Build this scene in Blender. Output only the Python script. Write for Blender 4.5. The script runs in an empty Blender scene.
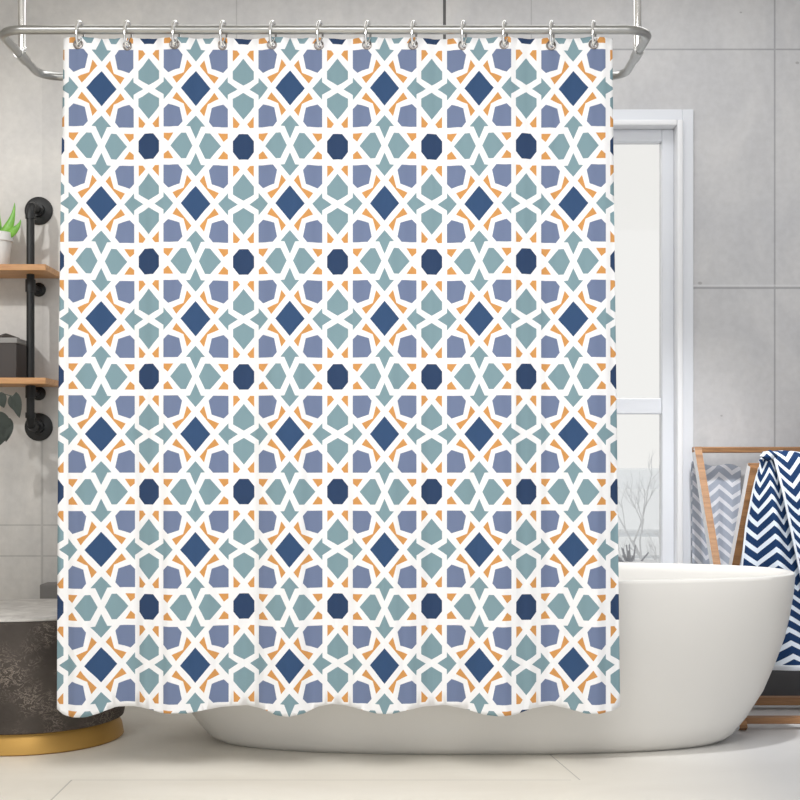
import bpy, bmesh, math, random
from mathutils import Vector, Matrix
from mathutils.geometry import delaunay_2d_cdt
random.seed(7)
SC = bpy.context.scene
COL = SC.collection
F, HZ, CH = 1340.0, 460.0, 0.88          # focal length (px), horizon row, eye height (m)
PI = math.pi

def P(px, py, D):
    return Vector(((px-400)*D/F, D, CH-(py-HZ)*D/F))

# ------------------------------------------------------------------ materials
def srgb(r, g, b):
    def f(c):
        c /= 255
        return c/12.92 if c <= .04045 else ((c+.055)/1.055)**2.4
    return (f(r), f(g), f(b), 1)

def mat(name, col, rough=.6, metal=0, spec=.5, **kw):
    m = bpy.data.materials.new(name); m.use_nodes = True
    b = m.node_tree.nodes['Principled BSDF']
    b.inputs['Base Color'].default_value = col
    b.inputs['Roughness'].default_value = rough
    b.inputs['Metallic'].default_value = metal
    b.inputs['Specular IOR Level'].default_value = spec
    for k, v in kw.items(): b.inputs[k].default_value = v
    return m

class NT:
    def __init__(s, m):
        s.t = m.node_tree; s.n = s.t.nodes; s.l = s.t.links; s.b = s.n['Principled BSDF']
    def _in(s, sock, v):
        if hasattr(v, 'links'): s.l.new(v, sock)
        else: sock.default_value = v
    def math(s, op, a, b=0.0, c=0.0, clamp=False):
        n = s.n.new('ShaderNodeMath'); n.operation = op; n.use_clamp = clamp
        s._in(n.inputs[0], a); s._in(n.inputs[1], b); s._in(n.inputs[2], c)
        return n.outputs[0]
    def coord(s, which='Object'):
        return s.n.new('ShaderNodeTexCoord').outputs[which]
    def sep(s, v):
        n = s.n.new('ShaderNodeSeparateXYZ'); s.l.new(v, n.inputs[0]); return n.outputs
    def mapping(s, v, scale=(1,1,1), loc=(0,0,0), rot=(0,0,0)):
        n = s.n.new('ShaderNodeMapping'); s.l.new(v, n.inputs[0])
        n.inputs['Scale'].default_value = scale; n.inputs['Location'].default_value = loc
        n.inputs['Rotation'].default_value = rot
        return n.outputs[0]
    def noise(s, v, scale, detail=4, rough=.55, dist=0):
        n = s.n.new('ShaderNodeTexNoise'); s.l.new(v, n.inputs['Vector'])
        n.inputs['Scale'].default_value = scale; n.inputs['Detail'].default_value = detail
        n.inputs['Roughness'].default_value = rough; n.inputs['Distortion'].default_value = dist
        return n.outputs[0]
    def ramp(s, f, stops):
        n = s.n.new('ShaderNodeValToRGB'); s.l.new(f, n.inputs[0])
        e = n.color_ramp.elements
        while len(e) < len(stops): e.new(.5)
        for k, (p, c) in enumerate(stops):
            e[k].position = p; e[k].color = c
        return n.outputs[0]
    def mix(s, f, a, b, mode='MIX'):
        n = s.n.new('ShaderNodeMix'); n.data_type = 'RGBA'; n.blend_type = mode
        s._in(n.inputs[0], f); s._in(n.inputs[6], a); s._in(n.inputs[7], b)
        return n.outputs[2]
    def bump(s, h, strength=.2, dist=.01):
        n = s.n.new('ShaderNodeBump'); n.inputs['Strength'].default_value = strength
        n.inputs['Distance'].default_value = dist
        s.l.new(h, n.inputs['Height']); s.l.new(n.outputs[0], s.b.inputs['Normal'])
    def color(s, c): s.l.new(c, s.b.inputs['Base Color'])
    def line(s, x, c, w):                       # 1 on a joint at x=c, half width w
        return s.math('LESS_THAN', s.math('ABSOLUTE', s.math('SUBTRACT', x, c)), w)
    def maxall(s, L):
        o = L[0]
        for q in L[1:]: o = s.math('MAXIMUM', o, q)
        return o

def wood(name, c1, c2, scale=(2, 30, 30), rough=.5):
    m = mat(name, c1, rough); t = NT(m)
    v = t.mapping(t.coord(), scale)
    n = t.noise(v, 3, 6, .6, .6)
    t.color(t.ramp(n, [(.3, c2), (.7, c1)])); t.bump(n, .15, .002)
    return m

M = {}
M['white'] = mat('white_lacquer_leg_light', srgb(240, 241, 244), .35)
M['white_plastic'] = mat('white_window_frame', srgb(228, 231, 237), .35)
M['tub'] = mat('tub_stone', srgb(224, 222, 218), .32, spec=.35)
M['chrome'] = mat('brushed_chrome', (.42, .42, .41, 1), .3, 1)
M['chrome_bright'] = mat('polished_chrome', (.86, .86, .86, 1), .08, 1)
M['steel_dark'] = mat('eyelet_steel', (.22, .20, .19, 1), .3, 1)
M['black'] = mat('black_iron', srgb(34, 35, 36), .5, .2)
M['pot'] = mat('white_ceramic', srgb(226, 226, 224), .4)
M['soil'] = mat('potting_soil', srgb(70, 55, 42), .95)
M['darkbox'] = mat('dark_box', srgb(62, 56, 54), .6)
M['boxlid'] = mat('box_lid_grey', srgb(140, 138, 136), .6)
M['darkleaf'] = mat('grey_leaf', srgb(88, 96, 90), .7)
M['gold'] = mat('brass_ring', srgb(196, 154, 82), .42, .6)
M['base_dark'] = mat('dark_baseboard', srgb(84, 84, 86), .6)
M['shade_block'] = mat('grey_shade_block', srgb(128, 126, 124), .8)
M['ceil'] = mat('ceiling_paint', srgb(226, 225, 222), .9)
M['wood'] = wood('oak_wood', srgb(180, 134, 90), srgb(130, 92, 60))
M['wood2'] = wood('light_oak_shelf', srgb(214, 164, 112), srgb(176, 126, 82))
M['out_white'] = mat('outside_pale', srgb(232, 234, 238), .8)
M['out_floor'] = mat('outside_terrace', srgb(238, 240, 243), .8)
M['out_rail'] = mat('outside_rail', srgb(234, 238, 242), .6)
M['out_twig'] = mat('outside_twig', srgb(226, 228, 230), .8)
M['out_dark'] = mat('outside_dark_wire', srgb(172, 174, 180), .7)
gl = mat('window_glass', (1, 1, 1, 1), .0); M['glass'] = gl
_t = gl.node_tree; _t.nodes.remove(_t.nodes['Principled BSDF'])
_tr = _t.nodes.new('ShaderNodeBsdfTransparent'); _tr.inputs[0].default_value = (.93, .92, .90, 1)
_g = _t.nodes.new('ShaderNodeBsdfGlossy'); _g.inputs['Roughness'].default_value = .02
_mx = _t.nodes.new('ShaderNodeMixShader'); _mx.inputs[0].default_value = .05
_t.links.new(_tr.outputs[0], _mx.inputs[1]); _t.links.new(_g.outputs[0], _mx.inputs[2])
_t.links.new(_mx.outputs[0], _t.nodes['Material Output'].inputs[0])

# aloe leaf
m = mat('aloe_leaf', srgb(86, 160, 52), .4); t = NT(m)
t.color(t.ramp(t.noise(t.coord(), 18, 3), [(.3, srgb(60, 130, 40)), (.7, srgb(132, 190, 70))])); M['aloe'] = m

# concrete wall
def wall_mat():
    m = mat('concrete_wall', srgb(185, 183, 180), .75, spec=.25); t = NT(m)
    o = t.coord(); s = t.sep(o)
    big = t.noise(o, .9, 3, .5)
    med = t.noise(t.mapping(o, (1, 1, .7), (3, 0, 1)), 3.2, 6, .6, .8)
    fine = t.noise(o, 34, 5, .6)
    base = t.ramp(big, [(.32, srgb(206, 205, 205)), (.68, srgb(222, 219, 215))])
    base = t.mix(.55, base, t.ramp(med, [(.3, srgb(190, 190, 192)), (.5, srgb(208, 207, 206)), (.72, srgb(230, 227, 223))]))
    base = t.mix(.10, base, t.ramp(fine, [(.35, srgb(140, 140, 140)), (.65, srgb(225, 225, 225))]))
    warm = t.ramp(t.math('MULTIPLY', t.math('ADD', s[0], 1.4), .36), [(.0, (1, .985, .955, 1)), (1, (.93, .945, .985, 1))])
    base = t.mix(1.0, base, warm, 'MULTIPLY')
    # small pits
    vo = t.n.new('ShaderNodeTexVoronoi'); t.l.new(t.mapping(o, (1, 1, 1.5)), vo.inputs['Vector']); vo.inputs['Scale'].default_value = 5
    pit = t.math('MULTIPLY', t.math('LESS_THAN', vo.outputs['Distance'], .042), t.math('GREATER_THAN', med, .48))
    base = t.mix(t.math('MULTIPLY', pit, .35), base, srgb(90, 88, 88))
    # panel joints
    x, z = s[0], s[2]
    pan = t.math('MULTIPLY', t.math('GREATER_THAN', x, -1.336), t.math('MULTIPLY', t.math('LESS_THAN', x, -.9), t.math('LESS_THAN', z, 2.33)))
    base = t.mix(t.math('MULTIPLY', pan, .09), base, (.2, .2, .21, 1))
    hi = t.math('GREATER_THAN', x, -.2)
    J = [t.line(x, 1.398, .0032), t.math('MULTIPLY', t.line(z, 2.412, .003), hi),
         t.math('MULTIPLY', t.line(z, 1.522, .004), hi)]
    base = t.mix(t.math('MULTIPLY', t.maxall(J), .5), base, srgb(120, 122, 128))
    hl = t.math('MULTIPLY', t.line(z, 1.531, .0035), hi)
    base = t.mix(t.math('MULTIPLY', hl, .45), base, srgb(225, 225, 228))
    lo = t.math('LESS_THAN', x, -.8)
    J2 = [t.math('MULTIPLY', t.line(x, -1.336, .0045), t.math('LESS_THAN', z, 1.0)), t.math('MULTIPLY', t.line(z, .637, .003), lo),
          t.math('MULTIPLY', t.line(z, .522, .003), lo), t.line(x, .49, .0022), t.line(x, -.61, .0022)]
    base = t.mix(t.math('MULTIPLY', t.maxall(J2), .28), base, srgb(110, 110, 110))
    base = t.mix(t.math('MULTIPLY', t.line(x, .166, .0055), .85), base, srgb(45, 45, 47))
    t.color(base); t.bump(t.math('ADD', t.math('MULTIPLY', med, .5), t.math('MULTIPLY', fine, .25)), .12, .01)
    return m
M['wall'] = wall_mat()

def floor_mat():
    m = mat('stone_floor', srgb(225, 220, 210), .38, spec=.35); t = NT(m)
    o = t.coord(); s = t.sep(o); x, y = s[0], s[1]
    n = t.noise(t.mapping(o, (1, 2.2, 1)), 2.4, 6, .6, .5)
    c = t.ramp(n, [(.3, srgb(242, 236, 224)), (.7, srgb(250, 245, 234))])
    # a cooler slab on the right
    xr = t.math('SUBTRACT', x, .45)
    c = t.mix(t.math('MULTIPLY', t.math('MULTIPLY', xr, 1.6, clamp=True), .8), c, srgb(204, 205, 208))
    j1 = t.math('MULTIPLY', t.line(y, 3.685, .004), t.math('MULTIPLY', t.math('GREATER_THAN', x, -.905), t.math('LESS_THAN', x, .47)))
    j2 = t.math('MULTIPLY', t.line(x, -.903, .0025), t.math('LESS_THAN', y, 3.685))
    xs = t.math('ADD', x, t.math('MULTIPLY', t.math('SUBTRACT', y, 3.97), .147))
    j3 = t.math('MULTIPLY', t.line(xs, .453, .002), t.math('GREATER_THAN', y, 3.685))
    c = t.mix(t.math('MULTIPLY', t.maxall([j2, j3]), .5), c, srgb(150, 148, 142))
    c = t.mix(t.math('MULTIPLY', j1, .22), c, srgb(150, 148, 142))
    t.color(c)
    return m
M['floor'] = floor_mat()

def bark_mat():
    m = mat('charred_bark', srgb(70, 62, 56), .7, spec=.3); t = NT(m)
    o = t.coord()
    b = t.noise(o, 5, 4)
    base = t.ramp(b, [(.3, srgb(48, 42, 38)), (.7, srgb(84, 77, 72))])
    w = t.noise(t.mapping(o, (1, 1, 1.4)), 26, 5, .62, 2.2)
    ring = t.math('ABSOLUTE', t.math('SUBTRACT', w, .5))
    scratch = t.math('LESS_THAN', ring, .023)
    mask = t.noise(t.mapping(o, (1, 1, 1), (.3, .2, .4)), 6.5, 3)
    mk = t.math('MULTIPLY', t.math('SUBTRACT', mask, .44), 5, clamp=True)
    base = t.mix(t.math('MULTIPLY', t.math('MULTIPLY', scratch, mk), .7), base, srgb(158, 146, 134))
    t.color(base); t.bump(w, .35, .006)
    return m
M['bark'] = bark_mat()
m = mat('marble_top', srgb(205, 202, 198), .4); t = NT(m)
t.color(t.ramp(t.noise(t.coord(), 9, 6, .6, 1.5), [(.3, srgb(176, 172, 168)), (.7, srgb(222, 219, 214))])); M['marble'] = m

def chevron(name, c1, c2, px=.092, py=.044, duty=.6, amp=.046):
    m = mat(name, c1, .85, spec=.2); t = NT(m)
    s = t.sep(t.coord('UV'))
    tri = t.math('PINGPONG', s[0], px/2)
    yy = t.math('ADD', s[1], t.math('MULTIPLY', tri, 2*amp/px))
    f = t.math('FRACT', t.math('DIVIDE', yy, py))
    k = t.math('LESS_THAN', f, duty)
    t.color(t.mix(k, c2, c1))
    return m
M['chev_navy'] = chevron('navy_chevron', srgb(26, 54, 94), srgb(220, 229, 240))
M['chev_grey'] = chevron('grey_chevron', srgb(176, 184, 200), srgb(234, 236, 244), .10, .045, .62, .045)
M['hem'] = mat('towel_hem', srgb(228, 234, 242), .85)
# curtain cloth
def cloth(name, col):
    m = mat(name, col, .8, spec=.15)
    m.node_tree.nodes['Principled BSDF'].inputs['Sheen Weight'].default_value = .05
    return m
CURT = [cloth('curtain_white', srgb(240, 240, 242)), cloth('curtain_diamond_navy', srgb(53, 79, 116)),
        cloth('curtain_octagon_navy', srgb(46, 66, 99)), cloth('curtain_periwinkle', srgb(112, 125, 156)),
        cloth('curtain_teal', srgb(126, 153, 162)), cloth('curtain_orange', srgb(208, 150, 88))]

# ------------------------------------------------------------------ helpers
def link(name, me, mats=(), parent=None, smooth=False, loc=None):
    o = bpy.data.objects.new(name, me); COL.objects.link(o)
    for q in (mats if isinstance(mats, (list, tuple)) else [mats]): me.materials.append(q)
    if smooth:
        for p in me.polygons: p.use_smooth = True
    if parent is not None: o.parent = parent
    return o
def fin(name, bm, mats, parent=None, smooth=False):
    bmesh.ops.recalc_face_normals(bm, faces=bm.faces)
    me = bpy.data.meshes.new(name); bm.to_mesh(me); bm.free()
    if parent is not None:                              # geometry given in world space
        me.transform(Matrix.Translation(-parent_loc(parent)))
    o = link(name, me, mats, parent, smooth)
    if smooth:
        try:
            me.set_sharp_from_angle(angle=math.radians(40))
        except Exception: pass
    return o
def parent_loc(p):
    v = Vector((0, 0, 0))
    while p is not None:
        v += p.location; p = p.parent
    return v
def thing(name, label, cat, loc=(0, 0, 0), group=None):
    o = bpy.data.objects.new(name, None); COL.objects.link(o); o.location = loc
    o.empty_display_size = .05
    return tag(o, label, cat, group)
def tag(o, label, cat, group=None):
    o['label'] = label; o['category'] = cat
    if group: o['group'] = group
    return o
def struct(o): o['kind'] = 'structure'; return o
def box(bm, x0, x1, y0, y1, z0, z1, bev=0):
    r = bmesh.ops.create_cube(bm, size=1)
    vs = r['verts']
    for v in vs:
        v.co = Vector((x0+(v.co.x+.5)*(x1-x0), y0+(v.co.y+.5)*(y1-y0), z0+(v.co.z+.5)*(z1-z0)))
    if bev:
        es = list({e for v in vs for e in v.link_edges})
        bmesh.ops.bevel(bm, geom=es, offset=bev, segments=2, affect='EDGES', profile=.5)
def tube(bm, pts, r, seg=14, closed=False, caps=True):
    pts = [Vector(p) for p in pts]; n = len(pts)
    rs = r if isinstance(r, (list, tuple)) else [r]*n
    up = None; rings = []
    for i, p in enumerate(pts):
        a = pts[i-1] if (i > 0 or closed) else p
        b = pts[(i+1) % n] if (i < n-1 or closed) else p
        d = (b-a).normalized()
        if up is None:
            up = d.orthogonal().normalized()
        else:
            up = (up-d*up.dot(d)).normalized()
        s = d.cross(up)
        rings.append([bm.verts.new(p+(up*math.cos(2*PI*k/seg)+s*math.sin(2*PI*k/seg))*rs[i]) for k in range(seg)])
    for i in range(n if closed else n-1):
        A, B = rings[i], rings[(i+1) % n]
        off = 0
        if closed and i == n-1:
            off = min(range(seg), key=lambda o: (A[0].co-B[o].co).length)
        for k in range(seg):
            bm.faces.new((A[k], A[(k+1) % seg], B[(k+1+off) % seg], B[(k+off) % seg]))
    if caps and not closed:
        bm.faces.new(rings[0][::-1]); bm.faces.new(rings[-1])
def lathe(bm, prof, c, axis='Z', seg=48, caps=True):
    """prof: list of (r, h) along the axis from c"""
    rings = []
    for r, h in prof:
        ring = []
        for k in range(seg):
            a = 2*PI*k/seg; u, v = r*math.cos(a), r*math.sin(a)
            co = Vector((u, v, h)) if axis == 'Z' else Vector((u, h, v))
            ring.append(bm.verts.new(Vector(c)+co))
        rings.append(ring)
    for A, B in zip(rings, rings[1:]):
        for k in range(seg):
            bm.faces.new((A[k], A[(k+1) % seg], B[(k+1) % seg], B[k]))
    if caps:
        bm.faces.new(rings[0][::-1]); bm.faces.new(rings[-1])
def bar(bm, a, b, w, d, n_hint=(0, 1, 0)):
    """square bar from a to b; w across, d in depth"""
    a, b = Vector(a), Vector(b); t_ = (b-a).normalized(); dep = Vector(n_hint)
    dep = (dep-t_*dep.dot(t_)).normalized(); s = t_.cross(dep)
    vs = []
    for p in (a, b):
        vs.append([bm.verts.new(p+s*w/2*i+dep*d/2*j) for i, j in ((-1, -1), (1, -1), (1, 1), (-1, 1))])
    fs = [bm.faces.new((vs[0][k], vs[0][(k+1) % 4], vs[1][(k+1) % 4], vs[1][k])) for k in range(4)]
    bm.faces.new(vs[0][::-1]); bm.faces.new(vs[1])
    return fs
def sstep(a, b, x):
    x = max(0, min(1, (x-a)/(b-a))); return x*x*(3-2*x)
def interp(pts, x):
    if x <= pts[0][0]: return pts[0][1]
    for (a, u), (b, v) in zip(pts, pts[1:]):
        if x <= b:
            t_ = (x-a)/(b-a); t_ = t_*t_*(3-2*t_)
            return u+(v-u)*t_
    return pts[-1][1]
def lerp1(pts, x):
    if x <= pts[0][0]: return pts[0][1]
    for (a, u), (b, v) in zip(pts, pts[1:]):
        if x <= b: return u+(v-u)*(x-a)/(b-a)
    return pts[-1][1]

# ------------------------------------------------------------------ room shell
WY = 5.0; XL, XR, ZC, YF = -2.75, 2.75, 2.72, -.6
WX0, WX1, WZ0, WZ1 = -.42, 1.093, .36, 2.186        # window opening in back wall
bm = bmesh.new(); box(bm, XL, XR, YF, WY+.2, -.1, 0); struct(fin('floor', bm, M['floor']))
bm = bmesh.new(); box(bm, XL, XR, YF, WY+.2, ZC, ZC+.1); struct(fin('ceiling', bm, M['ceil']))
bm = bmesh.new()
box(bm, XL, WX0, WY, WY+.2, 0, ZC); box(bm, WX1, XR, WY, WY+.2, 0, ZC)
box(bm, WX0, WX1, WY, WY+.2, 0, WZ0); box(bm, WX0, WX1, WY, WY+.2, WZ1, ZC)
struct(fin('wall_back', bm, M['wall']))
bm = bmesh.new(); box(bm, XL-.1, XL, YF, WY+.2, 0, ZC); struct(fin('wall_left', bm, M['wall']))
bm = bmesh.new(); box(bm, XR, XR+.1, YF, WY+.2, 0, ZC); struct(fin('wall_right', bm, M['wall']))
bm = bmesh.new(); box(bm, .2, XR, WY-.015, WY, 0, .12, .003); struct(fin('baseboard_back', bm, M['base_dark']))

# window: casing, moulding, two casements with a mullion
win = bpy.data.objects.new('window_1', None); COL.objects.link(win); win.location = (0, WY, WZ0); struct(win)
def frame_rect(bm, x0, x1, z0, z1, w, y0, y1, bev=.003, wb=None):
    wb = wb or w
    box(bm, x0, x0+w, y0, y1, z0, z1, bev); box(bm, x1-w, x1, y0, y1, z0, z1, bev)
    box(bm, x0+w, x1-w, y0, y1, z1-w, z1, bev); box(bm, x0+w, x1-w, y0, y1, z0, z0+wb, bev)
bm = bmesh.new(); frame_rect(bm, WX0, WX1, WZ0, WZ1, .042, WY-.012, WY+.12)
fin('window_casing', bm, M['white_plastic'], win)
bm = bmesh.new(); frame_rect(bm, WX0+.042, WX1-.042, WZ0+.042, WZ1-.042, .022, WY-.03, WY+.12, .006)
fin('window_moulding', bm, M['white'], win)
xm = (WX0+WX1)/2
bm = bmesh.new(); box(bm, xm-.03, xm+.03, WY+.0, WY+.12, WZ0+.064, WZ1-.064, .004); fin('mullion', bm, M['white'], win)
for (a, b) in ((WX0+.064, xm-.03), (xm+.03, WX1-.064)):
    bm = bmesh.new()
    z0, z1 = WZ0+.064, WZ1-.064
    frame_rect(bm, a, b, z0, z1, .045, WY+.03, WY+.09, .004)
    zc0, zc1 = CH-(414-HZ)/266, CH-(398-HZ)/266
    box(bm, a+.045, b-.045, WY+.035, WY+.085, zc0, zc1, .004)
    sash = fin('sash', bm, M['white_plastic'], win)
    bm = bmesh.new(); box(bm, a+.045, b-.045, WY+.058, WY+.063, zc1, z1-.045); fin('pane', bm, M['glass'], sash)
    bm = bmesh.new(); box(bm, a+.045, b-.045, WY+.058, WY+.063, z0+.045, zc0); fin('pane', bm, M['glass'], sash)

# outside: terrace, railing, pale shrub and wire ornament
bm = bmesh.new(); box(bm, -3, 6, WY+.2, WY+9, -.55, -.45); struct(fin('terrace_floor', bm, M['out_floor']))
OY = 6.6
r_ = thing('terrace_railing', 'pale blue-grey terrace railing with thin posts outside the window', 'railing', (1.0, OY+.6, -.45))
bm = bmesh.new()
tube(bm, [(-2, OY+.6, .488), (4.4, OY+.6, .488)], .02, 8); tube(bm, [(-2, OY+.6, .36), (4.4, OY+.6, .36)], .009, 8)
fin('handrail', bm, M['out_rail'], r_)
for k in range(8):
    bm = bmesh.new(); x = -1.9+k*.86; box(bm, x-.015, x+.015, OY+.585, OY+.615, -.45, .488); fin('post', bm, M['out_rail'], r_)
bm = bmesh.new(); box(bm, -4, 7, 15, 18, -.5, .55, .02); box(bm, 2.2, 4.2, 15.2, 17, .5, .78, .02)
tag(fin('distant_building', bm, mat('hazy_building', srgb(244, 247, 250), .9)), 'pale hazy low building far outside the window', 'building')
def branchy(bm, p, d, L, r, depth):
    q = p+d*L
    tube(bm, [p, (p+q)/2+Vector((random.uniform(-1, 1), random.uniform(-1, 1), 0))*L*.06, q], [r, r*.85, r*.6], 6)
    if depth == 0: return
    for k in range(3):
        nd = (d+Vector((random.uniform(-.7, .7), random.uniform(-.7, .7), random.uniform(-.1, .5)))).normalized()
        branchy(bm, p+d*L*random.uniform(.5, 1), nd, L*.62, r*.55, depth-1)
c = P(662, 560, OY)
sh = thing('bare_shrub', 'bare pale slender shrub outside by the right window edge', 'shrub', (c.x, OY, -.45))
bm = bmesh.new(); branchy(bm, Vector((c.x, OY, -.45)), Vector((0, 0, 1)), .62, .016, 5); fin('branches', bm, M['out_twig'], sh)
c = P(631, 545, OY-.5)
bl = thing('pale_planter', 'pale square planter outside the window beside the curtain edge', 'planter', (c.x, OY-.5, -.45))
bm = bmesh.new(); box(bm, c.x-.13, c.x+.13, OY-.62, OY-.38, -.45, .42, .01); fin('planter_body', bm, M['out_white'], bl)
bm = bmesh.new()
for k in range(16):
    a = random.uniform(0, 2*PI); rr = random.uniform(.02, .1)
    p0 = Vector((c.x+rr*.5*math.cos(a), OY-.5+rr*.5*math.sin(a)  , .41)); 
    tube(bm, [p0, p0+Vector((rr*math.cos(a)*.5, rr*math.sin(a)*.5, random.uniform(.03, .09)))], [.005, .003], 5)
fin('stems', bm, M['out_dark'], bl)

# ------------------------------------------------------------------ bathtub
TX, TY, TA, TB, TZ = .220, 4.245, 1.045, .375, .530
PROF = [(0, .82, .66), (.012, .845, .70), (.027, .865, .745), (.079, .907, .80), (.161, .948, .86), (.244, .983, .915),
        (.327, 1.013, .955), (.398, 1.029, .98), (.47, 1.041, .994), (.518, 1.045, 1.0), (.527, 1.044, .998), (.530, 1.040, .992)]
INN = [(.530, 1.026, .958), (.526, 1.020, .945), (.50, 1.012, .93), (.40, .985, .90), (.28, .94, .84), (.18, .88, .75), (.10, .78, .62), (.075, .6, .45)]
tub = thing('bathtub', 'large white oval freestanding bathtub behind the patterned curtain', 'bathtub', (TX, TY, 0))
bm = bmesh.new(); SEG = 128; rings = []
for z, a, bf in PROF+INN:
    a -= .025 if z > .08 or (z, a, bf) in INN else .035
    e = 2/2.35; ring = []
    for k in range(SEG):
        th = 2*PI*k/SEG; cx, sx = math.cos(th), math.sin(th)
        ring.append(bm.verts.new((TX+a*math.copysign(abs(cx)**e, cx), TY+TB*bf*math.copysign(abs(sx)**e, sx), z)))
    rings.append(ring)
for A, B in zip(rings, rings[1:]):
    for k in range(SEG): bm.faces.new((A[k], A[(k+1) % SEG], B[(k+1) % SEG], B[k]))
bm.faces.new(rings[0][::-1]); bm.faces.new(rings[-1])
fin('tub_shell', bm, M['tub'], tub, True)
bm = bmesh.new(); lathe(bm, [(.032, 0), (.032, .004), (.02, .006)], (TX, TY, .0755), seg=24); fin('drain', bm, M['chrome'], tub, True)

# ------------------------------------------------------------------ curtain rail
RZ, RY0, RY1, RX0, RX1, RR = 2.084, 3.75, 4.21, -1.128, .703, .0125
rail = thing('curtain_rail', 'brushed metal rectangular curtain rail with rounded corners hung from the ceiling', 'curtain rail', ((RX0+RX1)/2, 3.98, RZ))
bm = bmesh.new(); pts = []
cr = .07
for (cx, cy, a0) in ((RX1-cr, RY0+cr, -90), (RX1-cr, RY1-cr, 0), (RX0+cr, RY1-cr, 90), (RX0+cr, RY0+cr, 180)):
    for k in range(9):
        a = math.radians(a0+k*90/8); pts.append((cx+cr*math.cos(a), cy+cr*math.sin(a), RZ))
tube(bm, pts, RR, 18, closed=True); fin('rail_ring', bm, M['chrome'], rail, True)
for x, sy in ((RX0, 4.0), (RX1, 3.97)):
    bm = bmesh.new(); tube(bm, [(x, sy, RZ+.012), (x, sy, ZC-.012)], .0122, 18)
    s_ = fin('support_rod', bm, M['chrome_bright'], rail, True)
    bm = bmesh.new(); tube(bm, [(x, sy-.04, RZ), (x, sy+.04, RZ)], .0155, 18); fin('clamp', bm, M['chrome'], rail, True)
    bm = bmesh.new(); lathe(bm, [(.04, 0), (.04, -.008), (.016, -.014)], (x, sy, ZC), seg=24); fin('ceiling_flange', bm, M['chrome'], rail, True)
    bm = bmesh.new(); lathe(bm, [(.002, -.006), (.006, -.005), (.008, 0), (.006, .005), (.002, .006)], (x+.014, sy-.03, RZ+.014), 'Y', 12); fin('clamp_screw', bm, M['chrome_bright'], rail, True)

# ------------------------------------------------------------------ curtain
DC = 3.75
HOOKS = [80, 128, 176, 223.5, 273, 320, 368, 414, 464, 505, 552, 594]
W, H, OX, OY2 = 94.4, 115.25, 148.6, 146.0           # pattern repeat (octagon centre at OX, OY2)
def mir(poly, fx, fy): return [(x*fx, y*fy) for x, y in poly]
hw, hh = W/2, H/2
SH = []                                               # shapes about a diamond centre
SH.append((1, [(0, 17.7), (14.6, 0), (0, -17.7), (-14.6, 0)]))
for fx in (1, -1):
    for fy in (1, -1):
        SH.append((5, mir([(8.4, 28.3), (3.9, 22.5), (18.6, 4.5), (22.9, 10.7), (11.8, 15.6)], fx, fy)))
        SH.append((3, mir([(17.0, 38.6), (31.9, 38.6), (31.9, 20.3), (27.3, 15.7), (15.7, 19.5), (12.9, 33.4)], fx, fy)))
        SH.append((5, mir([(hw-15.5, hh-12.8), (hw-25.3, hh-12.8), (hw-19.8, hh-4.6), (hw-15.5, hh-8.2)], fx, fy)))
        SH.append((5, mir([(hw-10.4, hh-30.3), (hw-3.6, hh-22.7), (hw-6.3, hh-19), (hw-10.4, hh-19)], fx, fy)))
for f in (1, -1):
    SH.append((4, [(0, 27*f), (9.4, 38.2*f), (5.3, 38.5*f), (0, 50.8*f), (-5.3, 38.5*f), (-9.4, 38.2*f)]))
    SH.append((4, [(22.1*f, 0), (31.8*f, 11.2), (31.9*f, 6.2), (41.3*f, 0), (31.9*f, -6.2), (31.8*f, -11.2)]))
    SH.append((4, [(hw, f*(hh-27.1)), (hw+10.5, f*17.6), (hw+10.5, f*9.8), (hw, f*3.6), (hw-10.5, f*9.8), (hw-10.5, f*17.6)]))
    SH.append((4, [(f*25.0, hh), (f*14.2, hh+12.8), (f*9.4, hh+12.8), (f*3.1, hh), (f*9.4, hh-12.8), (f*14.2, hh-12.8)]))
SH.append((2, [(hw+x, hh+y) for x, y in [(4.6, 12.8), (10.5, 5.4), (10.5, -5.4), (4.6, -12.8), (-4.6, -12.8), (-10.5, -5.4), (-10.5, 5.4), (-4.6, 12.8)]]))

FOLD = [(40, -.2), (84, 1), (124, -1), (176, .7), (245, -1), (287, 1), (331, -.9), (387, .8), (441, -1), (500, 1), (555, -1), (592, .9), (630, -.4)]
HEM = [(55, 707), (60, 711), (66, 715.5), (76, 717.5), (88, 717.5), (100, 713), (115, 706.5), (132, 706), (148, 709), (164, 713.5), (188, 713.5), (203, 710.5),
       (220, 707), (245, 705), (262, 708.5), (277, 715.5), (290, 717), (304, 713.5), (318, 706.5), (331, 704), (346, 705.5), (362, 710), (378, 714), (392, 714), (406, 710.5), (424, 706.5),
       (446, 705), (466, 709), (482, 714.5), (498, 716.5), (514, 715), (532, 708.5), (553, 705), (570, 709), (584, 713.5), (598, 714), (612, 711), (619, 707), (624, 702)]
def depth(px, py):
    v = max(0, min(1, (py-38)/670))
    a = .005+.024*v**.8
    d = interp(FOLD, px)*a
    # gathers between the hooks at the very top
    j = min(range(12), key=lambda k: abs(HOOKS[k]-px)); top = (1-sstep(0, .25, v))
    d += top*.004*math.cos((px-HOOKS[j])/47*2*PI)
    d += .0035*math.sin(px*.21+py*.004)*v+.002*math.sin(px*.47+1.3-py*.006)
    return DC-d
def hem(px):
    y = lerp1(HEM, px); return HZ+(y-HZ)*depth(px, y)/DC
def leftx(py): return lerp1([(37, 63.5), (200, 61), (420, 59), (600, 58), (720, 57.5)], py)
def rightx(py): return lerp1([(37, 612.5), (200, 614), (420, 617), (600, 619), (720, 620.5)], py)
def topy(px):
    j = min(range(12), key=lambda k: abs(HOOKS[k]-px))
    return 38.0-.4*math.cos((px-HOOKS[j])/47*2*PI)
verts, edges, off = [], [], 0
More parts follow.
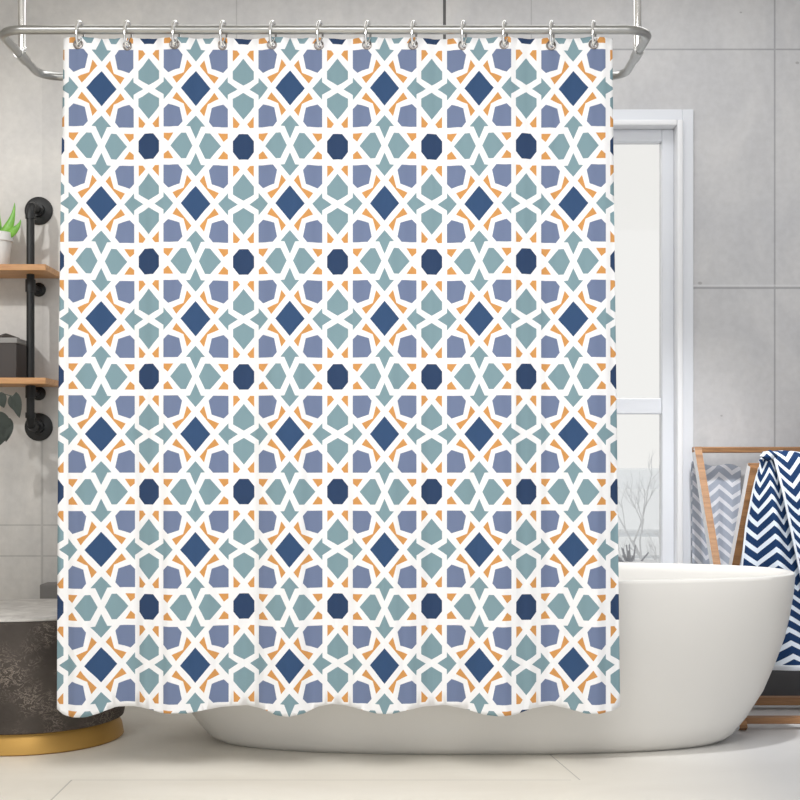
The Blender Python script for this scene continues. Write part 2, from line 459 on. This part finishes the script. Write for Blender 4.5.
def addpoly(pl):
    n0 = len(verts)
    for q in pl: verts.append(Vector(q))
    for k in range(len(pl)): edges.append((n0+k, n0+(k+1) % len(pl)))
bound = []
for k in range(0, 111): bound.append((leftx(37)+(rightx(37)-leftx(37))*k/110,))
bound = [(b[0], topy(b[0])) for b in bound]
for k in range(1, 30): y = 37+k*22.8; bound.append((rightx(y), y))
xe0, xe1 = leftx(712), rightx(706)
for k in range(0, 161): x = xe1+(xe0-xe1)*k/160; bound.append((x, hem(x)))
for k in range(29, 0, -1): y = 37+k*22.8; bound.append((leftx(y), y))
addpoly(bound)
shapes = []
for i in range(-1, 7):
    for j in range(-1, 7):
        dx, dy = OX-hw+i*W, OY2-hh+j*H
        for mi, pl in SH:
            q = [(dx+x, dy+y) for x, y in pl]
            cx = sum(a for a, _ in q)/len(q); cy = sum(b for _, b in q)/len(q)
            if 45 < cx < 635 and 20 < cy < 735:
                addpoly(q); shapes.append((mi, q, min(a for a, _ in q), max(a for a, _ in q), min(b for _, b in q), max(b for _, b in q)))
holes = []
for hx in HOOKS:
    holes.append((hx-1, 45.3, 3.3))
    addpoly([(hx-1+3.3*math.cos(2*PI*k/14), 45.3+3.3*math.sin(2*PI*k/14)) for k in range(14)])
x = 50.0
while x < 630:
    n0 = len(verts); verts.extend([Vector((x+.013, 25)), Vector((x+.013, 730))]); edges.append((n0, n0+1)); x += 4.0
y = 30.0
while y < 730:
    n0 = len(verts); verts.extend([Vector((45, y+.017)), Vector((635, y+.017))]); edges.append((n0, n0+1)); y += 20
V2, E2, F2, *_ = delaunay_2d_cdt(verts, edges, [], 0, 1e-4)
def inside(p, poly):
    x, y = p; r = False; n = len(poly); j = n-1
    for i in range(n):
        xi, yi = poly[i]; xj, yj = poly[j]
        if (yi > y) != (yj > y) and x < (xj-xi)*(y-yi)/(yj-yi)+xi: r = not r
        j = i
    return r
from collections import defaultdict
grid = defaultdict(list)
for s in shapes:
    for gx in range(int(s[2]//20), int(s[3]//20)+1):
        for gy in range(int(s[4]//20), int(s[5]//20)+1): grid[gx, gy].append(s)
faces, fm = [], []
for f in F2:
    cx = sum(V2[i].x for i in f)/len(f); cy = sum(V2[i].y for i in f)/len(f)
    if cx < leftx(cy)-.0 or cx > rightx(cy): continue
    if cy < topy(cx) or cy > hem(cx)+.02: continue
    if any((cx-h[0])**2+(cy-h[1])**2 < h[2]**2*.95 for h in holes): continue
    mi = 0
    for s in grid.get((int(cx//20), int(cy//20)), ()):
        if s[2] <= cx <= s[3] and s[4] <= cy <= s[5] and inside((cx, cy), s[1]): mi = s[0]; break
    faces.append(tuple(f)); fm.append(mi)
used = sorted({i for f in faces for i in f}); idx = {u: k for k, u in enumerate(used)}
CO = Vector((P(338, 38, DC).x, DC, P(338, 38, DC).z))
co3 = []
for u in used:
    px, py = V2[u]
    co3.append((Vector(((px-400)*DC/F, depth(px, py), CH-(py-HZ)*DC/F))-CO)[:])
me = bpy.data.meshes.new('curtain_cloth')
me.from_pydata(co3, [], [tuple(idx[i] for i in f) for f in faces]); me.update()
curtain = thing('shower_curtain', 'white shower curtain printed with navy, teal and orange geometric stars', 'shower curtain', CO)
co = link('curtain_cloth', me, CURT, curtain, True)
me.polygons.foreach_set('material_index', fm)
if me.polygons[0].normal.y > 0: me.flip_normals()
sm = co.modifiers.new('thickness', 'SOLIDIFY'); sm.thickness = .0012; sm.offset = -1
ORD = ['first', 'second', 'third', 'fourth', 'fifth', 'sixth', 'seventh', 'eighth', 'ninth', 'tenth', 'eleventh', 'twelfth']
for hx in HOOKS:
    c = Vector(((hx-1-400)*DC/F, depth(hx-1, 45.3), CH-(45.3-HZ)*DC/F))
    bm = bmesh.new()
    tube(bm, [c+Vector((.0112*math.cos(2*PI*k/24), 0, .0112*math.sin(2*PI*k/24))) for k in range(24)], .0030, 8, closed=True)
    fin('eyelet', bm, M['steel_dark'], curtain, True)

# hooks
def make_hook():
    root = thing('curtain_hook', '', 'curtain hook', (0, 0, 0))
    bm = bmesh.new(); pts = []
    zt, zb = .0225, -.0475                              # about the rail axis
    for k in range(40):
        a = 2*PI*k/40
        zz = (zt+zb)/2+(zt-zb)/2*math.sin(a)
        yy = .0185*math.copysign(abs(math.cos(a))**.75, math.cos(a))
        pts.append((yy*.35, yy, zz))
    tube(bm, pts, .0037, 10, closed=True); fin('hook_wire', bm, M['chrome_bright'], root, True)
    bm = bmesh.new()
    for s in (-1, 1):
        tube(bm, [(s*.006, -.010, -.026), (0, -.0135, -.043)], .0022, 8)
    fin('hook_clasp', bm, M['chrome_bright'], root, True)
    return root
hook0 = make_hook()
for k, hx in enumerate(HOOKS):
    if k == 0: h = hook0
    else:
        h = hook0.copy(); COL.objects.link(h)
        for ch in hook0.children:
            c_ = ch.copy(); COL.objects.link(c_); c_.parent = h
    h.location = ((hx-400)*DC/F, DC, RZ)
    extra = ', at the left end of the rail' if k == 0 else (', beside the right curtain edge' if k == 11 else '')
    h['label'] = 'chrome curtain hook, %s from the left%s' % (ORD[k], extra)
    h['group'] = 'chrome hooks along the curtain rail'

# ------------------------------------------------------------------ stool
SX, SY, SR = -1.183, 4.27, .30
st = thing('drum_stool', 'dark mottled drum stool with pale top and brass base on the floor', 'stool', (SX, SY, 0))
bm = bmesh.new(); lathe(bm, [(.285, .062), (.297, .067), (.300, .08), (.300, .39), (.296, .398)], (SX, SY, 0), seg=96); fin('drum', bm, M['bark'], st, True)
bm = bmesh.new(); lathe(bm, [(.290, .398), (.296, .400), (.296, .405), (.292, .408)], (SX, SY, 0), seg=96); fin('stool_top', bm, M['marble'], st, True)
bm = bmesh.new(); lathe(bm, [(.292, 0), (.297, .004), (.292, .034), (.280, .056), (.278, .062)], (SX, SY, 0), seg=96); fin('base_ring', bm, M['gold'], st, True)
bm = bmesh.new(); box(bm, -1.318, -1.02, 4.9, WY, 0, .425, .004)  # grey block put in for a patch of shade at the wall
tag(fin('low_shade_block', bm, M['shade_block']), 'low grey block put in for shade at the wall behind the drum stool', 'block')

# ------------------------------------------------------------------ pipe shelf
sh = thing('pipe_shelf', 'black iron pipe wall shelf with two light oak boards', 'shelf', (-1.7, WY, 1.003))
def pipe_frame(X):
    bm = bmesh.new(); Yp = 4.885; r = .0145; zt, zb = 1.809, 1.003; k_ = .03
    pts = [(X, WY-.004, zt)]
    for i in range(7):
        a = i/6*PI/2; pts.append((X, Yp+k_-k_*math.sin(a), zt-k_+k_*math.cos(a)))
    for i in range(7):
        a = i/6*PI/2; pts.append((X, Yp+k_-k_*math.cos(a), zb+k_-k_*math.sin(a)))
    pts.append((X, WY-.004, zb))
    tube(bm, pts, r, 18)
    for z in (1.809, 1.003):                           # elbow fittings
        s = -1 if z > 1.4 else 1
        tube(bm, [(X, Yp, z+s*.03), (X, Yp, z+s*.05)], .0185, 18)
        tube(bm, [(X, Yp+.03, z), (X, Yp+.046, z)], .0185, 18)
        tube(bm, [(X, Yp+.008, z+s*.006), (X, Yp+.03, z), ], [.0165, .0185], 18)
    for z in (1.515, 1.128):
        tube(bm, [(X, Yp, z-.022), (X, Yp, z+.022)], .0185, 18)
        tube(bm, [(X, Yp, z), (X, WY-.004, z)], .011, 14)
    fr = fin('pipe_frame', bm, M['black'], sh, True)
    for z, R in ((1.809, .052), (1.003, .052), (1.515, .026), (1.128, .026)):
        bm = bmesh.new(); lathe(bm, [(R, 0), (R, -.007), (R*.9, -.010), (R*.48, -.012), (R*.46, -.030)], (X, WY, z), 'Y', 32)
        fin('wall_flange', bm, M['black'], fr, True)
pipe_frame(-1.347); pipe_frame(-2.05)
for z in (1.579, 1.174):
    bm = bmesh.new(); box(bm, -2.16, -1.264, 4.78, WY-.001, z-.022, z, .002); fin('shelf_board', bm, M['wood2'], sh)

# aloe in a pot
px_, py_ = -1.462, 4.865; z0 = 1.579
al = thing('potted_aloe', 'green aloe in a small white pot on the upper shelf', 'potted plant', (px_, py_, z0))
bm = bmesh.new(); lathe(bm, [(.038, 0), (.041, .004), (.050, .094), (.056, .094), (.057, .124), (.051, .126), (.049, .110), (.01, .108)], (px_, py_, z0), seg=40)
pot = fin('pot', bm, M['pot'], al, True)
bm = bmesh.new(); lathe(bm, [(.048, .109), (.048, .112), (.01, .115)], (px_, py_, z0), seg=24); fin('soil', bm, M['soil'], pot)
def leaf(pts, w, th=.35):
    """thick tapering leaf along pts"""
    bm = bmesh.new(); pts = [Vector(p) for p in pts]; n = 14; seg = 12; rings = []
    def bez(t):
        a, b, c_, d = pts; return a*(1-t)**3+b*3*t*(1-t)**2+c_*3*t*t*(1-t)+d*t**3
    for i in range(n+1):
        t_ = i/n; p = bez(t_); d = (bez(min(1, t_+.02))-bez(max(0, t_-.02))).normalized()
        s = d.cross(Vector((0, 1, 0))).normalized(); u = s.cross(d)
        ww = w*(1-t_)**.6*(.75+.5*math.sin(PI*min(1, t_*1.2)))+.0006
        rings.append([bm.verts.new(p+s*ww*math.cos(2*PI*k/seg)+u*ww*(th+.0)*math.sin(2*PI*k/seg)) for k in range(seg)])
    for A, B in zip(rings, rings[1:]):
        for k in range(seg): bm.faces.new((A[k], A[(k+1) % seg], B[(k+1) % seg], B[k]))
    bm.faces.new(rings[0][::-1]); bm.faces.new(rings[-1])
    return fin('leaf', bm, M['aloe'], al, True)
b0 = Vector((px_, py_, z0+.108))
def L3(tx, tz, ty=0, w=.014, k=.5):
    tip = b0+Vector((tx, ty, tz)); leaf([b0+Vector((tx*.1, ty*.1, 0)), b0+Vector((tx*.55, ty*.5, tz*.12)), b0+Vector((tx*.95, ty*.9, tz*.5)), tip], w)
L3(.066, .126, -.01, .019); L3(.092, .062, -.025, .017); L3(.0, .12, .02, .014); L3(-.05, .14, -.01, .015)
L3(-.10, .08, 0, .013); L3(-.03, .09, -.05, .013); L3(-.01, .08, .05, .012)

# dark box on the lower shelf
bx = thing('storage_box', 'dark brown lidded box on the lower shelf', 'box', (-1.46, 4.87, 1.174))
bm = bmesh.new(); box(bm, -1.545, -1.378, 4.815, 4.965, 1.174, 1.300, .003); fin('box_body', bm, M['darkbox'], bx)
bm = bmesh.new(); box(bm, -1.548, -1.375, 4.812, 4.968, 1.300, 1.320, .003); fin('lid', bm, M['boxlid'], bx)
bm = bmesh.new()
lathe(bm, [(.052, 0), (.050, .004), (.004, .020)], (-1.413-.02, 4.87, 1.320), seg=4); fin('lid_knob', bm, M['darkbox'], bx)

# grey leaf shapes hanging below lower shelf
tp = thing('trailing_leaves', 'grey-green leaf shapes trailing below the lower shelf', 'potted plant', (-1.66, 4.86, 1.174))
bm = bmesh.new(); lathe(bm, [(.045, 0), (.06, .10), (.056, .102), (.05, .09)], (-1.66, 4.865, 1.174), seg=32); fin('pot', bm, M['pot'], tp, True)
def flat_leaf(base, tip, w):
    bm = bmesh.new(); base, tip = Vector(base), Vector(tip); d = tip-base; s = d.normalized().cross(Vector((0, 1, 0))).normalized(); n = 10
    L, R, C_ = [], [], []
    for i in range(n+1):
        t_ = i/n; ww = w*(math.sin(PI*t_**.8))**.85 if 0 < t_ < 1 else .0005
        p = base+d*t_+Vector((0, -.012*math.sin(PI*t_), 0))
        L.append(bm.verts.new(p-s*ww)); C_.append(bm.verts.new(p+Vector((0, .006, 0))*(ww/w))); R.append(bm.verts.new(p+s*ww))
    for i in range(n):
        bm.faces.new((L[i], L[i+1], C_[i+1], C_[i])); bm.faces.new((C_[i], C_[i+1], R[i+1], R[i]))
    bmesh.ops.solidify(bm, geom=bm.faces[:], thickness=.001)
    return bm
DL = 4.762
stems = [[(-18, 396), (-4, 392), (12, 396), (17, 402)], [(-20, 400), (-10, 410), (-2, 420), (2, 432)]]
bm = bmesh.new()
for s in stems:
    pts = [Vector((-1.66, 4.865, 1.265)), Vector((-1.62, 4.78, 1.285)), Vector((-1.58, DL, 1.22))]+[P(a, b, DL) for a, b in s]
    tube(bm, pts, .002, 6)
fin('stems', bm, M['darkleaf'], tp)
for a, b, w in (((1, 392), (4, 408), 5.5), ((16, 392), (19.5, 418), 5.2), ((10, 396), (15, 411), 3.5), ((-3, 412), (13, 430), 6), ((3, 424), (-1, 446), 8), ((10, 418), (6, 442), 6), ((-6, 395), (-8, 418), 6), ((-10, 425), (-14, 450), 6), ((-14, 396), (-20, 412), 5)):
    fin('leaf', flat_leaf(P(*a, DL), P(*b, DL-.005), w*DL/F), M['darkleaf'], tp, True)

# ------------------------------------------------------------------ towel rack at right
rk = thing('towel_rack', 'crossed oak towel rack with light painted on its outer edges beside the tub', 'towel rack', (1.45, 4.6, 0))
CXR = 1.455
def leg(a, b, w, d, left):
    bm = bmesh.new(); fs = bar(bm, a, b, w, d)
    bm.normal_update()
    o = bm
    bmesh.ops.recalc_face_normals(bm, faces=bm.faces)
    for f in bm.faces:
        if abs(f.normal.x) > .8 and (f.normal.x < 0) == left: f.material_index = 1  # outer side faces coloured white to stand for window light on them
    me = bpy.data.meshes.new('leg'); bm.to_mesh(me); bm.free(); me.transform(Matrix.Translation(-rk.location))
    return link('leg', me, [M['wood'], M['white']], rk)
AT, AB = (1.085, 4.90, .917), (1.115, 4.365, .0)
BT, BB = (1.192, 4.53, .86), (1.09, 4.755, .0)
def mx(p): return (2*CXR-p[0], p[1], p[2])
def down(p, dz): return (p[0], p[1], p[2]+dz)
def at_z(a, b, z):
    t_ = (z-a[2])/(b[2]-a[2]); return tuple(a[i]+(b[i]-a[i])*t_ for i in range(3))
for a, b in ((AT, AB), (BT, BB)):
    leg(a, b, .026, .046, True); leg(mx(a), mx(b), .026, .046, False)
def rail_part(a, w, d, name='crossbar', ext=.013):
    bm = bmesh.new(); b = mx(a)
    box(bm, a[0]-ext, b[0]+ext, a[1]-d/2, a[1]+d/2, a[2]-w/2, a[2]+w/2, .003)
    return fin(name, bm, M['wood'], rk)
rail_part((AT[0], AT[1], .917), .022, .046); rail_part((BT[0], BT[1], .860), .020, .03)
p = at_z(AT, AB, .035); rail_part((p[0], p[1], .030), .021, .04)
p = at_z(BT, BB, .035); rail_part((p[0], p[1], .028), .028, .04)
for x in (1.10, 2*CXR-1.10):
    bm = bmesh.new(); tube(bm, [(x-.0, 4.635, .472), (x+.03, 4.635, .472)], .008, 10)
    fin('pivot', bm, M['chrome'], rk, True)

# towels: rows along the drape path (s, in metres), columns across
def towel(name, paths, mats, parent, cols=60, thick=.005):
    """paths(u, s) -> Vector; s from -back to +front"""
    bm = bmesh.new(); uvl = bm.loops.layers.uv.new('UVMap')
    fn, s0, s1, width, rows, border = paths
    G = [[bm.verts.new(fn(j/cols, s0+(s1-s0)*i/rows)) for j in range(cols+1)] for i in range(rows+1)]
    for i in range(rows):
        for j in range(cols):
            f = bm.faces.new((G[i][j], G[i][j+1], G[i+1][j+1], G[i+1][j]))
            for l, (a, b) in zip(f.loops, ((i, j), (i, j+1), (i+1, j+1), (i+1, j))):
                l[uvl].uv = (b/cols*width, -(s0+(s1-s0)*a/rows))
            u = (j+.5)/cols*width; s = s0+(s1-s0)*(i+.5)/rows
            if u < border[0] or u > width-border[1] or s > s1-border[2]: f.material_index = 1
    me = bpy.data.meshes.new(name); bm.to_mesh(me); bm.free(); me.transform(Matrix.Translation(-parent_loc(parent)))
    o = link(name, me, mats, parent, True)
    sm = o.modifiers.new('thickness', 'SOLIDIFY'); sm.thickness = thick; sm.offset = 0
    return o
BY = BT[1]
def drape(y0, ztop, rad, s):
    """cross-section: up the back, over the rail, down the front -> (y, z)"""
    arc = PI*rad
    if s < 0: return y0+rad, ztop-rad+s
    if s < arc:
        a = s/rad; return y0+rad*math.cos(a), ztop-rad+rad*math.sin(a)
    return y0-rad, ztop-rad-(s-arc)
nt = thing('chevron_towel', 'navy and white zigzag towel draped over the front rack bar', 'towel', (1.45, BY, .89))
def right_panel(u, s):
    y, z = drape(BY, .906, .034, s)
    dn = max(0, s-.05)
    xl = 1.242+dn*.20; xr = 1.68
    x = xl+(xr-xl)*u
    a = min(1, dn*5)*.012
    y -= dn*.07+.03*min(1, dn*6)
    y += a*math.sin(u*17+dn*2)+a*.4*math.sin(u*41)
    if 0 < s < .07: z += .004*math.sin(u*14)
    if s < .07: pass
    return Vector((x, y-.0, z))
towel('towel_panel', (right_panel, -.45, .62, .46, 70, (.008, .008, .012)), [M['chev_navy'], M['hem']], nt)
def left_panel(u, s):
    y, z = drape(BY, .898, .022, s)
    dn = max(0, s-.05)
    xl = 1.215-.16*min(dn, .22)**.75-.12*max(0, min(dn, .36)-.22); xr = 1.285+dn*.42
    x = xl+(xr-xl)*u
    y -= dn*.05+.012*min(1, dn*6)
    a = min(1, .15+dn*4)
    fd = 1-sstep(.35, .6, u)*min(1, dn*6)
    y += a*(.03*(1-sstep(0, .34, u)) - .03*fd*math.exp(-((u-.42)/.14)**2) + .010*math.sin(u*12.5))
    z -= .022*max(0, (.45-u)/.45)**2*(1 if s > -.1 else 0)
    return Vector((x, y, z))
towel('towel_fold', (left_panel, -.3, .76, .25, 60, (.004, .006, .010)), [M['chev_navy'], M['hem']], nt, 50)
# knotted corner resting on top
bm = bmesh.new()
uvl = bm.loops.layers.uv.new('UVMap')
bmesh.ops.create_uvsphere(bm, u_segments=20, v_segments=12, radius=1)
for v in bm.verts:
    n = v.co.copy()
    v.co = Vector((1.238+n.x*.026+.004*math.sin(n.z*6), BY-.030+n.y*.024, .895+n.z*.017+.003*math.sin(n.x*5)))
for f in bm.faces:
    for l in f.loops: l[uvl].uv = (l.vert.co.x*1.2, l.vert.co.z*1.2)
fin('towel_corner', bm, [M['chev_navy']], nt, True)

gt = thing('grey_towel', 'pale grey-blue zigzag towel on the wall behind the rack', 'towel', (1.17, 4.965, .86))
rl = thing('towel_rail', 'short metal wall rail under the pale grey zigzag towel', 'towel rail', (1.17, WY, .855))
bm = bmesh.new(); tube(bm, [(1.10, 4.965, .853), (1.24, 4.965, .853)], .006, 10); fin('rail_bar', bm, M['chrome'], rl, True)
for x in (1.10, 1.24):
    bm = bmesh.new(); tube(bm, [(x, 4.965, .853), (x, WY-.001, .853)], .006, 10); fin('bracket', bm, M['chrome'], rl, True)
def grey_panel(u, s):
    y, z = drape(4.965, .870-.014*u, .010, s)
    dn = max(0, s-.03)
    x = 1.082+.178*u-.004*dn
    z += .006*math.sin(u*9+1)*(1 if s > -.05 else 0)
    if s > .03: y += .005*min(1, dn*8)*math.sin(u*20+1)
    if s > .03: y -= .006*min(1, dn*8)
    return Vector((x, y, z))
towel('towel_cloth', (grey_panel, -.34, .60, .185, 60, (.003, .003, .010)), [M['chev_grey'], M['chev_grey']], gt, 50, .003)

# ------------------------------------------------------------------ camera, light, world
cd = bpy.data.cameras.new('camera'); cam = bpy.data.objects.new('camera', cd); COL.objects.link(cam)
cam.location = (0, 0, CH); cam.rotation_euler = (PI/2, 0, 0)
cd.sensor_width = 36; cd.lens = F/800*36; cd.shift_y = (HZ-400)/800; cd.clip_start = .05
SC.camera = cam

def area(name, loc, target, size, power, col=(1, 1, 1), shape='SQUARE'):
    l = bpy.data.lights.new(name, 'AREA'); l.energy = power; l.size = size; l.color = col; l.shape = shape
    o = bpy.data.objects.new(name, l); COL.objects.link(o); o.location = loc
    d = Vector(target)-Vector(loc); o.rotation_euler = d.to_track_quat('-Z', 'Y').to_euler()
    return o
lm = area('added_fill_light', (.1, 4.35, ZC-.02), (.1, 4.35, 0), 2.6, 10.5, (1, 1, 1), 'RECTANGLE'); lm.data.size_y = .5  # added fill, brightens back wall and tub interior; no such lamp seen
area('added_fill_light', (.2, 1.5, ZC-.02), (.2, 1.5, 0), 1.6, 62, (1, .99, .975))  # added front fill for curtain and floor, not a seen fixture
def spot(name, loc, target, ang, power, rad, col=(1, 1, 1)):
    l = bpy.data.lights.new(name, 'SPOT'); l.energy = power; l.spot_size = math.radians(ang); l.spot_blend = .9
    l.shadow_soft_size = rad; l.color = col
    o = bpy.data.objects.new(name, l); COL.objects.link(o); o.location = loc
    o.rotation_euler = (Vector(target)-Vector(loc)).to_track_quat('-Z', 'Y').to_euler()
spot('unseen_spot_lamp', (-2.5, 2.5, 2.62), (-1.5, 5, 1.55), 38, 125, .05, (1, .985, .96))
spot('unseen_spot_lamp', (1.0, 3.6, 2.66), (.85, 4.62, .5), 47, 175, .06)  # added spot that brightens the tub's far inner wall
area('added_fill_light', (-1.5, 2.0, ZC-.02), (-.3, 4, .3), .6, 19, (1, .985, .96))  # added fill from the left to lift the floor in front

w = bpy.data.worlds.new('daylight'); SC.world = w; w.use_nodes = True
bg = w.node_tree.nodes['Background']
bg.inputs[0].default_value = (.97, .985, 1, 1); bg.inputs[1].default_value = 1.0
SC.view_settings.view_transform = 'Standard'; SC.view_settings.look = 'None'
SC.view_settings.exposure = 0.10; SC.view_settings.gamma = 1; SC.view_settings.use_curve_mapping = False
